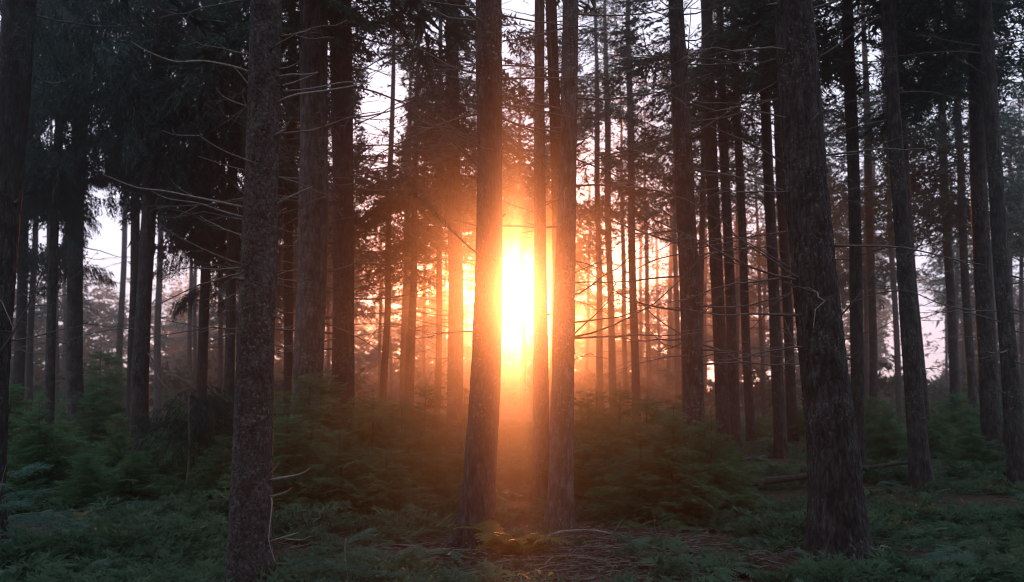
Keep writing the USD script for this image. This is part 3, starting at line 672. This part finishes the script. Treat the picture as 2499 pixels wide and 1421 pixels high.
for _ in range(340):
    D = rng.uniform(52, 105); X = rng.uniform(-0.66, 0.66) * D; lat = X * LAT[0] + D * LAT[1]
    h = rng.uniform(0.7, 2.6) * (0.4 if -1.5 < lat < 1.8 else 1)
    for k in range(9):
        out.append(place_bough(BOUGH['far'][rng.integers(3)], np.array([X, D, h * rng.uniform(0, .8)]), rng.uniform(0, 6.28), rng.uniform(0.1, .9), rng.normal(0, .4), h * rng.uniform(.5, 1.0)))
fw = usdkit.mesh(stage, '/World/far_wood', tris_to_mesh(out), M['far'])
tag(fw, 'hazy mass of trees along the far edge of the clearing', 'wood', None, 'stuff')

# ------------------------------------------------------------------ the wood that goes on beside and behind the viewpoint
rng = np.random.default_rng(23); out, trunks = [], []
for _ in range(64):
    while True:
        X, Y = rng.uniform(-26, 26), rng.uniform(-26, 9)
        if math.hypot(X, Y) > 3.2 and (Y < 0 or abs(X) > 0.66 * Y + 4.6): break
    H, hb = rng.uniform(15, 18.5), rng.uniform(5, 7.5); g = float(ground_z(X, Y))
    trunks.append(tube(np.array([[X, Y, g - .2], [X + rng.normal(0, .1), Y, H]]), [rng.uniform(.15, .24), .03], 8))
    z = hb
    while z < H:
        L = 2.7 * (1 - (z - hb) / (H - hb)) ** 0.7 + .3
        for k in range(4):
            out.append(place_bough(BOUGH['far' if Y < -1 else 'coarse'][rng.integers(3)], np.array([X, Y, z]), rng.uniform(0, 6.28), rng.uniform(-.4, .1), rng.normal(0, .3), L * rng.uniform(.7, 1.2)))
        z += 0.85
t = thing('wood_around_the_viewpoint', 'conifers that go on beside and behind the viewpoint', 'wood', kind='stuff')
part('trunks', join(trunks), M['bark'], t, smooth=True, kind='stuff')
part('crowns', tris_to_mesh(out), M['needles'], t, kind='stuff')

# ------------------------------------------------------------------ young spruces under the trees
def young_class(name, seed, nb, L0, mat, up=0.25):
    rng = np.random.default_rng(seed)
    c = stage.CreateClassPrim('/World/' + name)
    zs = np.linspace(0, 1, 8)
    part('stem', tube(np.stack([0.01 * np.sin(5 * zs), 0.01 * np.cos(4 * zs) - .01, zs], 1), 0.014 * (1 - 0.9 * zs) + .001, 5), M['twig'], c, smooth=True)
    out = []
    tiers = np.sort(rng.uniform(0.03, 0.93, nb // 6)); tiers = 0.5 * tiers + 0.5 * np.linspace(0.04, 0.93, len(tiers))
    for k in range(len(tiers) * 6):
        z = tiers[k // 6] + rng.normal(0, .012)
        L = L0 * ((1 - min(z, 1)) ** 0.85 * 0.92 + 0.07) * rng.uniform(0.55, 1.25)
        out.append(place_bough(BOUGH['young'][rng.integers(5)], np.array([0, 0, z]), rng.uniform(0, 6.28), rng.uniform(-0.1, up + .25 * z), rng.normal(0, 0.3), L))
    part('foliage', tris_to_mesh(out), mat, c)
    return c.GetPath()
YOUNG = [young_class('young_spruce_kind', 31 + k, 54, l, M['needles_young']) for k, l in enumerate((0.40, 0.48, 0.34, 0.54))]
PLANTS = [  # picture x, distance, picture y of the top, kind, label
 (765, 12.6, 905, 0, 'young spruce in front of the wide brown trunk behind the big scaly trunk'),
 (700, 11.6, 1010, 1, 'young spruce filling the dark right behind the big scaly trunk'),
 (835, 11.2, 1030, 3, 'broad dark young spruce at the foot of the dark branchy trunk'),
 (905, 12.5, 985, 1, 'young spruce just right of the foot of the dark branchy trunk'),
 (975, 13.8, 965, 3, 'young spruce below the short dark trunk with the rusty crown'),
 (1040, 15.5, 975, 0, 'young spruce left of the foot of the orange-lit trunk'),
 (950, 11.0, 1090, 3, 'low spreading young spruce left of the leaning middle trunk'),
 (1065, 12.5, 1100, 1, 'small young spruce close behind the leaning middle trunk'),
 (1450, 13.8, 975, 1, 'young spruce right beside the glowing trunk'),
 (1510, 12.8, 985, 3, 'young spruce below the four hazy thin trunks'),
 (1580, 12.0, 960, 1, 'tallest young spruce of the group right of centre'),
 (1640, 11.4, 1010, 3, 'wide dark young spruce in front of the bare-branched trunk'),
 (1560, 11.0, 1080, 0, 'low young spruce at the front of the group right of centre'),
 (1730, 11.8, 1050, 1, 'dark young spruce at the right end of the group right of centre'),
 (1780, 13.5, 1100, 2, 'low young spruce below the two dark trunks right of the bare-branched one'),
 (1690, 10.8, 1120, 3, 'low spreading young spruce before the bare-branched trunk'),
 (1430, 17.0, 990, 2, 'pale young spruce in the haze behind the glowing trunk'),
 (20, 14.0, 930, 1, 'young spruce by the left edge beside the black edge trunk'),
 (95, 13.0, 985, 3, 'young spruce left of the tree with the drooping bough'),
 (150, 15.0, 1030, 1, 'dark young spruce at the foot of the tree with the drooping bough'),
 (245, 30.0, 885, 2, 'hazy green young spruce under the bright opening at left'),
 (225, 22.0, 960, 0, 'lighter green young spruce right of the tree with the drooping bough'),
 (290, 17.0, 1030, 3, 'young spruce left of the foot of the twin trunks'),
 (390, 15.5, 1040, 3, 'dark young spruce right of the foot of the twin trunks'),
 (480, 14.5, 1040, 1, 'dark young spruce in front of the medium dark trunk'),
 (545, 18.0, 960, 0, 'young spruce touching the left side of the big scaly trunk'),
 (545, 13.0, 1070, 3, 'low dark young spruce left of the big scaly trunk'),
 (330, 12.6, 1090, 1, 'low dark young spruce in front of the twin trunks'),
 (215, 12.2, 1095, 3, 'low dark young spruce in front of the tree with the drooping bough'),
 (2120, 23.0, 965, 3, 'young spruce left of the bright gap at right'),
 (2165, 19.0, 1000, 1, 'bushy young spruce in front of the bright gap at right'),
 (2300, 27.0, 990, 3, 'light green young spruce right of the bright gap'),
 (2360, 21.0, 1010, 1, 'young spruce at the foot of the greyish trunk at right'),
 (2440, 23.0, 940, 3, 'young spruce behind the two rightmost dark trunks'),
 (2495, 18.0, 980, 1, 'young spruce by the right edge of the picture'),
 (1850, 27.0, 1020, 3, 'low young spruce left of the broad furrowed trunk, in front of the low bright gap'),
 (1720, 30.0, 1010, 2, 'distant young spruce between the bare-branched trunk and its dark neighbour'),
 (1960, 24.0, 1010, 1, 'young spruce close at the left edge of the broad furrowed trunk'),
]
for k, (px, D, top, kind, label) in enumerate(PLANTS):
    X = at(px, 1000, D)[0]; g = float(ground_z(X, D)); h = 1.14 * (at(px, top, D)[2] - g)
    rr = random.Random(k)
    copy_of(YOUNG[kind], 'young_spruce', label, 'young spruce', (X, D, g - 0.03), rr.uniform(0, 360), (h * rr.uniform(0.95, 1.25), h * rr.uniform(0.95, 1.25), h * rr.uniform(.86, 1.12)))
rng = np.random.default_rng(41)
for (px, D, top, label) in [(462, 13.5, 946, 'black drooping young spruce standing out against the light at left'), (545, 14.5, 962, 'dark drooping spruce top against the left edge of the big scaly trunk')]:
    X = at(px, 1000, D)[0]; g = float(ground_z(X, D)); h = at(px, top, D)[2] - g
    t = thing('drooping_spruce', label, 'young spruce', (X, D, g))
    zs = np.linspace(0, 1, 8)
    part('stem', tube(np.stack([0.02 * np.sin(4 * zs), 0 * zs, h * zs], 1), 0.022 * (1 - .8 * zs) + .002, 6), M['twig'], t, smooth=True)
    out = [place_bough(BOUGH['hang'][rng.integers(5)], np.array([0, 0, h * rng.uniform(.55, .98)]), rng.uniform(0, 6.28), rng.uniform(-.1, .35), rng.normal(0, .2), rng.uniform(.45, .8)) for _ in range(26)]
    part('foliage', tris_to_mesh(out), M['needles_teal'], t)
rng = np.random.default_rng(77); n = 0
while n < 60:
    D = rng.uniform(16, 48); X = rng.uniform(-0.62, 0.62) * D; lat = X * LAT[0] + D * LAT[1]
    if -1.2 < lat < 1.6 or any((X - u) ** 2 + (D - w) ** 2 < 0.5 for u, w in used): continue
    g = float(ground_z(X, D)); h = rng.uniform(0.7, 1.7)
    zone = zone_of(project(np.array([[X, D, .5]]))[0][0])
    copy_of(YOUNG[rng.integers(4)], 'spruce_seedling', 'low young spruce scattered further back ' + zone, 'young spruce', (X, D, g - .03), rng.uniform(0, 360), (h * 1.25, h * 1.25, h), 'low spruces ' + zone)
    n += 1

# the pale-stemmed sapling in the foreground and the spray at the left edge
def sapling(name, label, px, py_top, D, seed, nb, L0, mat, stem_mat, lean=0.0):
    rng = np.random.default_rng(seed)
    X = at(px, 1300, D)[0]; g = float(ground_z(X, D)); h = at(px, py_top, D)[2] - g
    t = thing(name, label, 'sapling', (X, D, g))
    zs = np.linspace(-0.03, 1, 9)
    part('stem', tube(np.stack([lean * zs * h + 0.012 * np.sin(6 * zs), 0 * zs, zs * h], 1), 0.008 * (1 - 0.8 * zs) + .001, 6), M[stem_mat], t, smooth=True)
    for k in range(nb):
        u = 0.28 + 0.72 * (k + 0.5) / nb
        az = (0 if k % 2 else math.pi) + rng.normal(0, 0.6)
        tri = make_bough(rng, 34, 13, 0.085, 0.015, 0.25, 0.12, 0.42)
        v, f = tris_to_mesh([place_bough(tri, np.array([lean * u * h, 0, u * h]), az, rng.uniform(0.05, 0.5), rng.normal(0, .25), L0 * (1.15 - 0.7 * u) * rng.uniform(.8, 1.15))])
        part('branch', (v, f), mat, t)
sapling('conifer_sapling', 'blue-green feathery sapling with pale stem at the bottom right of the big scaly trunk', 846, 1312, 7.1, 3, 9, 0.50, M['needles_blue'], 'twig_pale')
sapling('conifer_sapling', 'blue-green feathery sapling reaching in low from the left edge', -30, 1130, 8.2, 4, 7, 0.75, M['needles_blue'], 'twig', 0.15)
sapling('conifer_sapling', 'small pale green sapling left of the broad furrowed trunk behind the bare litter', 1600, 1260, 9.6, 5, 6, 0.35, M['needles_young'], 'twig')

# ------------------------------------------------------------------ ferns
def frond_mesh(rng, n=15, w=0.20):
    """A frond one metre long: an arching midrib with two rows of toothed leaflets."""
    t = np.linspace(0, 1, n + 3); z = 0.62 * t - 0.75 * t ** 2.2; x = t * 0.9
    rib = np.stack([x, 0 * x, z], 1)
    parts = [tube(rib, 0.006 * (1 - .85 * t) + .001, 3)]
    V, F = [], []
    for k in range(2, n + 2):
        d = rib[k] - rib[k - 1]; d /= np.linalg.norm(d); u = k / (n + 2)
        L = w * (math.sin(math.pi * (0.16 + 0.82 * u)) ** 0.8) * 1.15 + .012
        for s in (-1, 1):
            out = np.array([0.35 * d[0], s * 1.0, 0.35 * d[2] - 0.18 + rng.normal(0, .07)]); out /= np.linalg.norm(out)
            m = 5; b = 0.024 + 0.022 * L / w
            for q in range(m):                     # toothed leaflet: five leaf lobes along its own rib
                c = rib[k] + out * L * q / m
                tip = c + out * L * 1.3 / m; ww = d * b * (1.25 - q / m)
                i = len(V); V += [c, c + out * L * .55 / m + ww, tip, c + out * L * .55 / m - ww]; F += [[i, i + 1, i + 2], [i, i + 2, i + 3]]
    parts.append((np.array(V), np.array(F)))
    return join(parts)

def fern_class(name, seed, nf, mat, up=0.0):
    rng = np.random.default_rng(seed)
    c = stage.CreateClassPrim('/World/' + name)
    for k in range(nf):
        v, f = frond_mesh(rng)
        s = rng.uniform(.7, 1.15); a = 2 * math.pi * k / nf + rng.normal(0, .3); p = rng.uniform(-.25, .35) + up
        v = place_bough(v, np.zeros(3), a, p, rng.normal(0, .25), s)
        part('frond', (v, f), mat, c)
    return c.GetPath()
FERN = [fern_class('fern_kind', 51 + k, n, M['fern']) for k, n in enumerate((6, 7, 5))]
FERN_GOLD = [fern_class('golden_fern_kind', 61 + k, n, M['fern_gold'], 0.45) for k, n in enumerate((4, 3))]
FERNS = [  # picture x, y of the foot, size, which, label
 (1222, 1348, .62, 'g0', 'golden fern lit from behind at the right foot of the leaning middle trunk'),
 (1278, 1356, .50, 'g1', 'smaller golden fern touching the end of the arched fallen branch'),
 (1108, 1120, .6, 'g0', 'orange fern at the foot of the orange-lit trunk'),
 (1095, 1195, .5, 'g1', 'yellowing fern just left of the leaning middle trunk'),
 (190, 1285, .36, 'g1', 'yellowish fern in the dark green cover at lower left'),
 (1060, 1365, .40, 0, 'dark green fern left of the foot of the leaning middle trunk'),
 (1120, 1418, .32, 1, 'fern at the bottom edge below the leaning middle trunk'),
 (1590, 1345, .42, 1, 'fern on bare litter right of the arched fallen branch'),
 (1640, 1385, .36, 0, 'bright green small fern in the litter right of centre'),
 (1760, 1400, .46, 2, 'fern at the bottom left of the broad furrowed trunk'),
 (1700, 1300, .30, 2, 'small fern right of the end of the arched fallen branch'),
 (1850, 1330, .36, 0, 'fern a step left of the broad furrowed trunk'),
 (2100, 1425, .50, 1, 'teal fern at the bottom edge in front of the broad furrowed trunk'),
 (2290, 1390, .46, 0, 'fern at lower right below the dark leaning trunk'),
 (2420, 1400, .50, 2, 'fern near the bottom right corner'),
 (2180, 1300, .36, 1, 'fern right of the flared foot of the broad furrowed trunk'),
 (2350, 1290, .40, 2, 'fern below the two rightmost trunks'),
 (300, 1400, .44, 0, 'fern at the bottom left, left of the big scaly trunk'),
 (120, 1400, .46, 1, 'fern in the bottom left corner'),
 (470, 1410, .34, 2, 'fern at the left foot of the big scaly trunk'),
 (400, 1290, .40, 0, 'fern in the green cover left of the big scaly trunk'),
 (760, 1250, .42, 1, 'dark fern in the shade right of the big scaly trunk'),
 (940, 1400, .38, 2, 'dark fern right of the pale-stemmed sapling'),
]
def foot(px, py):
    """Where the line of sight through a picture point meets the forest floor."""
    d = ray(px, py); s = EYE / -d[2]
    for _ in range(6):
        p = CAM + d * s; s = (EYE - float(ground_z(p[0], p[1]))) / -d[2]
    return CAM + d * s
for k, (px, py, s, which, label) in enumerate(FERNS):
    p = foot(px, py); cls = FERN_GOLD[int(which[1])] if isinstance(which, str) else FERN[which]
    copy_of(cls, 'golden_fern' if isinstance(which, str) else 'fern', label, 'fern', (p[0], p[1], p[2] - .01), (k * 77) % 360, s)
rng = np.random.default_rng(88); n = 0
BARE_PATCH = lambda X, Y: ((X - 0.75) / 1.9) ** 2 + ((Y - 8.9) / 2.3) ** 2 < 1 + 0.5 * (meshkit.noise(np.array([X * 1.3, Y * 1.3, 4.0]), 15) - .5) or ((X - 3.2) / 1.2) ** 2 + ((Y - 8.5) / .8) ** 2 < 1
while n < 150:
    D = rng.uniform(7.0, 24); X = rng.uniform(-0.6, 0.6) * D
    if BARE_PATCH(X, D) or any((X - u) ** 2 + (D - w) ** 2 < 0.3 for u, w in used): continue
    if meshkit.noise(np.array([X * .5 + 9, D * .5, 2.0]), 8) < 0.42: continue
    side = 'left' if X < -1.2 else ('right' if X > 1.5 else 'middle')
    copy_of(FERN[rng.integers(3)], 'low_fern', {'left': 'low dark fern in the green cover of the left half', 'right': 'low dark fern in the green cover of the right half', 'middle': 'low dark fern in the green cover behind the middle trunks'}[side],
            'fern', (X, D, float(ground_z(X, D)) - .02), rng.uniform(0, 360), rng.uniform(.28, .5), f'low ferns of the {side} floor')
    n += 1

# ------------------------------------------------------------------ low green cover, needles and twigs
rng = np.random.default_rng(99)
pi = UsdGeom.PointInstancer.Define(stage, '/World/undergrowth')
tag(pi, 'low leafy ground cover spreading between the trunks', 'undergrowth', None, 'stuff')
protos = []
for k in range(4):
    out = []
    for q in range(7):
        tri = make_bough(rng, 9, 3, 0.20, 0.07, 0.55, 0.1, 0.42)
        out.append(place_bough(tri, np.zeros(3), rng.uniform(0, 6.28), rng.uniform(0.2, 1.0), rng.normal(0, .3), rng.uniform(.6, 1.1)))
    m = usdkit.mesh(stage, f'/World/undergrowth/sprig_{k + 1:03d}', tris_to_mesh(out), M['cover']); protos.append(m.GetPath())
P = []
while len(P) < 11000:
    D = 5.0 + 37 * rng.uniform() ** 1.5; X = rng.uniform(-0.62, 0.62) * D + rng.normal(0, 1.2)
    if BARE_PATCH(X, D) and rng.uniform() < .97: continue
    if D < 22 and meshkit.noise(np.array([X * .55, D * .55, 7.0]), 14) < 0.45 and rng.uniform() < .9: continue
    P.append((X, D))
P = np.array(P); Z = ground_z(P[:, 0], P[:, 1])
S = rng.uniform(.10, .27, len(P)) * (.6 + .9 * meshkit.noise(np.column_stack([P * .9, 0 * P[:, 0]]), 16)) * (1 + 0.018 * P[:, 1])
a = rng.uniform(0, math.pi, len(P))
pi.CreatePrototypesRel().SetTargets(protos)
pi.CreateProtoIndicesAttr(Vt.IntArray.FromNumpy(rng.integers(0, 4, len(P)).astype(np.int32)))
pi.CreatePositionsAttr(Vt.Vec3fArray.FromNumpy(np.column_stack([P, Z - .01]).astype(np.float32)))
pi.CreateScalesAttr(Vt.Vec3fArray.FromNumpy(np.column_stack([S, S, S]).astype(np.float32)))
pi.CreateOrientationsAttr(Vt.QuathArray([Gf.Quath(float(math.cos(q)), 0, 0, float(math.sin(q))) for q in a]))

sticks = []
for q in range(3400):
    D = 5.2 + 14 * rng.uniform() ** 1.4; X = rng.uniform(-0.62, 0.62) * D
    if q > 2300: X, D = 0.8 + rng.normal(0, 1.3), 8.7 + rng.normal(0, 1.2)
    L = rng.uniform(.06, .4); a = rng.uniform(0, math.pi); bend = rng.normal(0, .12)
    u = np.array([-.5, 0, .5])
    px = X + L * u * math.cos(a) - bend * L * (.25 - u * u) * math.sin(a) * 4; py = D + L * u * math.sin(a) + bend * L * (.25 - u * u) * math.cos(a) * 4
    sticks.append(tube(np.stack([px, py, ground_z(px, py) + rng.uniform(.008, .05) + L * u * rng.normal(0, .12)], 1), [.005 * L / .2 + .0018, .004, .0015], 3))
ft = usdkit.mesh(stage, '/World/fallen_twigs', join(sticks), M['twig'], smooth=True)
tag(ft, 'small dead twigs strewn over the needle litter', 'twigs', None, 'stuff')

V = []
for q in range(9000):
    D = 5.4 + 9 * rng.uniform() ** 1.3; X = rng.uniform(-0.6, 0.6) * D
    if q > 4500: X, D = 0.8 + rng.normal(0, 1.4), 8.7 + rng.normal(0, 1.3)
    c = np.array([X, D, float(0)]); a = rng.uniform(0, 6.28); l = rng.uniform(.012, .04); w = l * rng.uniform(.12, .5); tl = rng.normal(0, .35, 2)
    d = np.array([math.cos(a), math.sin(a), tl[0]]) * l; e = np.array([-math.sin(a), math.cos(a), tl[1]]) * w
    V.append(np.array([c - d, c + e, c + d, c - e]))
V = np.array(V); V[..., 2] += (ground_z(V[:, 0, 0], V[:, 0, 1]) + .02 + .015 * rng.uniform(size=len(V)))[:, None]
i = np.arange(len(V))[:, None] * 4
M['flake'] = leaf_mat('dry_litter', (0.045, 0.030, 0.022), (0.10, 0.070, 0.048), (0.24, 0.18, 0.13), 0.1)
tag(usdkit.mesh(stage, '/World/leaf_litter', (V.reshape(-1, 3), np.vstack([i + [0, 1, 2], i + [0, 2, 3]])), M['flake']), 'dry needles and leaf flakes covering the bare soil', 'litter', None, 'stuff')

def ground_branch(name, label, pts, r0, mat, lift=0.02, cat='fallen branch', twigs=()):
    P = np.array([foot(px, py) for px, py, *_ in pts]); n = len(P)
    P[:, 2] += [lift + (q[2] if len(q) > 2 else 0) for q in pts]
    t = np.linspace(0, 1, n); tt = np.linspace(0, 1, 4 * n)
    from scipy.interpolate import PchipInterpolator
    Q = np.stack([PchipInterpolator(t, P[:, k])(tt) for k in range(3)], 1)
    b = Q[0]
    th = thing(name, label, cat, b)
    v, f = tube(Q - b, r0 * (1 - 0.65 * tt) + .002, 7)
    part('stem', (v, f), M[mat], th, smooth=True)
    rr = np.random.default_rng(int(abs(pts[0][0]) * 7 + pts[0][1]))
    for u in twigs:
        q = np.array([np.interp(u, tt, Q[:, k]) for k in range(3)]) - b
        v, f = dead_branch(q, rr.uniform(0, 6.28), rr.uniform(.2, .45), r0 * .4, rr, rr.uniform(.1, .5), rr.uniform(-.3, .2), 1, 3, 5)
        part('side_twig', (v, f), M[mat], th, smooth=True)
ground_branch('fallen_branch', 'long arched pale fallen branch on the litter right of the sunlit ferns', [(1300, 1342), (1330, 1336, .06), (1375, 1330, .11), (1440, 1330, .12), (1500, 1330, .08), (1545, 1325, .03), (1590, 1316)], .016, 'twig_mid', .02, twigs=(.45, .75))
ground_branch('fallen_log', 'dark fallen log lying behind the broad furrowed trunk towards the leaning one', [(1795, 1215, .14), (1900, 1206, .17), (2050, 1190, .2), (2160, 1178, .22), (2245, 1170, .24)], .065, 'log', .05, 'log')
ground_branch('leaning_snag', 'short broken snag leaning beside the dark leaning trunk at right', [(2275, 1195), (2268, 1190, .18), (2260, 1186, .40), (2250, 1184, .55)], .09, 'log', 0, 'snag')
for pts, r, lab in [([(1640, 1343), (1690, 1342, .01), (1725, 1344)], .012, 'short pale stick in the litter left of the broad furrowed trunk'),
                    ([(1255, 1410), (1300, 1400), (1340, 1392, .02), (1400, 1378)], .010, 'thin fallen stick at the bottom below the golden ferns'),
                    ([(990, 1395), (1060, 1372, .02), (1150, 1352, .02), (1195, 1350)], .010, 'thin stick lying before the leaning middle trunk'),
                    ([(1370, 1362), (1440, 1372, .02), (1500, 1380)], .014, 'dark stick below the arched fallen branch'),
                    ([(2150, 1338), (2175, 1342)], .014, 'short pale stick right of the foot of the broad furrowed trunk'),
                    ([(2470, 1350), (2499, 1338), (2530, 1330)], .014, 'pale stick at the right edge of the floor'),
                    ([(110, 1410), (170, 1385, .04), (230, 1365, .07), (262, 1350, .08)], .014, 'dark stick sloping up from the bottom left'),
                    ([(1780, 1378), (1830, 1368, .03), (1880, 1352)], .010, 'thin bent stick left of the foot of the broad furrowed trunk'),
                    ([(1500, 1300), (1530, 1280, .08), (1570, 1262, .14), (1600, 1256, .1)], .007, 'thin arched twig before the young spruces right of centre'),
                    ([(2230, 1378), (2300, 1384, .02), (2390, 1372)], .012, 'dark stick in the ferns at lower right'),
                    ([(1330, 1385), (1345, 1376, .03), (1358, 1368)], .008, 'short upright twig in the litter below the arched branch')]:
    ground_branch('fallen_stick', lab, pts, r, 'twig_pale' if 'pale' in lab else 'twig', .015, 'stick')
for k, (px, py, lab) in enumerate([(1262, 1416, 'leftmost yellow leaf on the litter at the bottom of the beam'), (1316, 1412, 'large yellow leaf standing up at the bottom of the beam'), (1290, 1419, 'middle yellow leaf at the bottom of the beam'), (1338, 1417, 'rightmost yellow leaf at the bottom of the beam')]):
    p = foot(px, py); s = .055 + .01 * (k % 3)
    u = np.linspace(0, 1, 9); w = np.sin(np.pi * u) ** .7 * .42
    v = np.vstack([np.stack([u, w, .25 * np.sin(3 * u) + .3 * w], 1), np.stack([u, -w, .25 * np.sin(3 * u) + .3 * w], 1), np.stack([u, 0 * w, .25 * np.sin(3 * u)], 1)]) * s
    f = np.array([[i, i + 1, 18 + i + 1] for i in range(8)] + [[i, 18 + i + 1, 18 + i] for i in range(8)] + [[9 + i, 18 + i + 1, 9 + i + 1] for i in range(8)] + [[9 + i, 18 + i, 18 + i + 1] for i in range(8)])
    v = place_bough(v, np.zeros(3), k * 2.1, .35, .3, 1.0)
    t = thing('fallen_leaf', lab, 'leaf', p + [0, 0, .03])
    part('blade', (v, f), M['leaf_yellow'], t, smooth=True)

# ------------------------------------------------------------------ haze
hz = usdkit.material(stage, '/World/Looks/haze_air', {'v': ('principled_volume', {'color': HAZE_COLOUR, 'density': HAZE_DENSITY, 'anisotropy': HAZE_G})}, [], volume='v.volume')
hb_ = trimesh.creation.box([440, 330, 21.2]); hb_.apply_translation([0, 125, 9.4])
tag(usdkit.mesh(stage, '/World/haze', hb_, hz), 'thin sunlit haze hanging through the whole wood', 'haze', None, 'stuff')
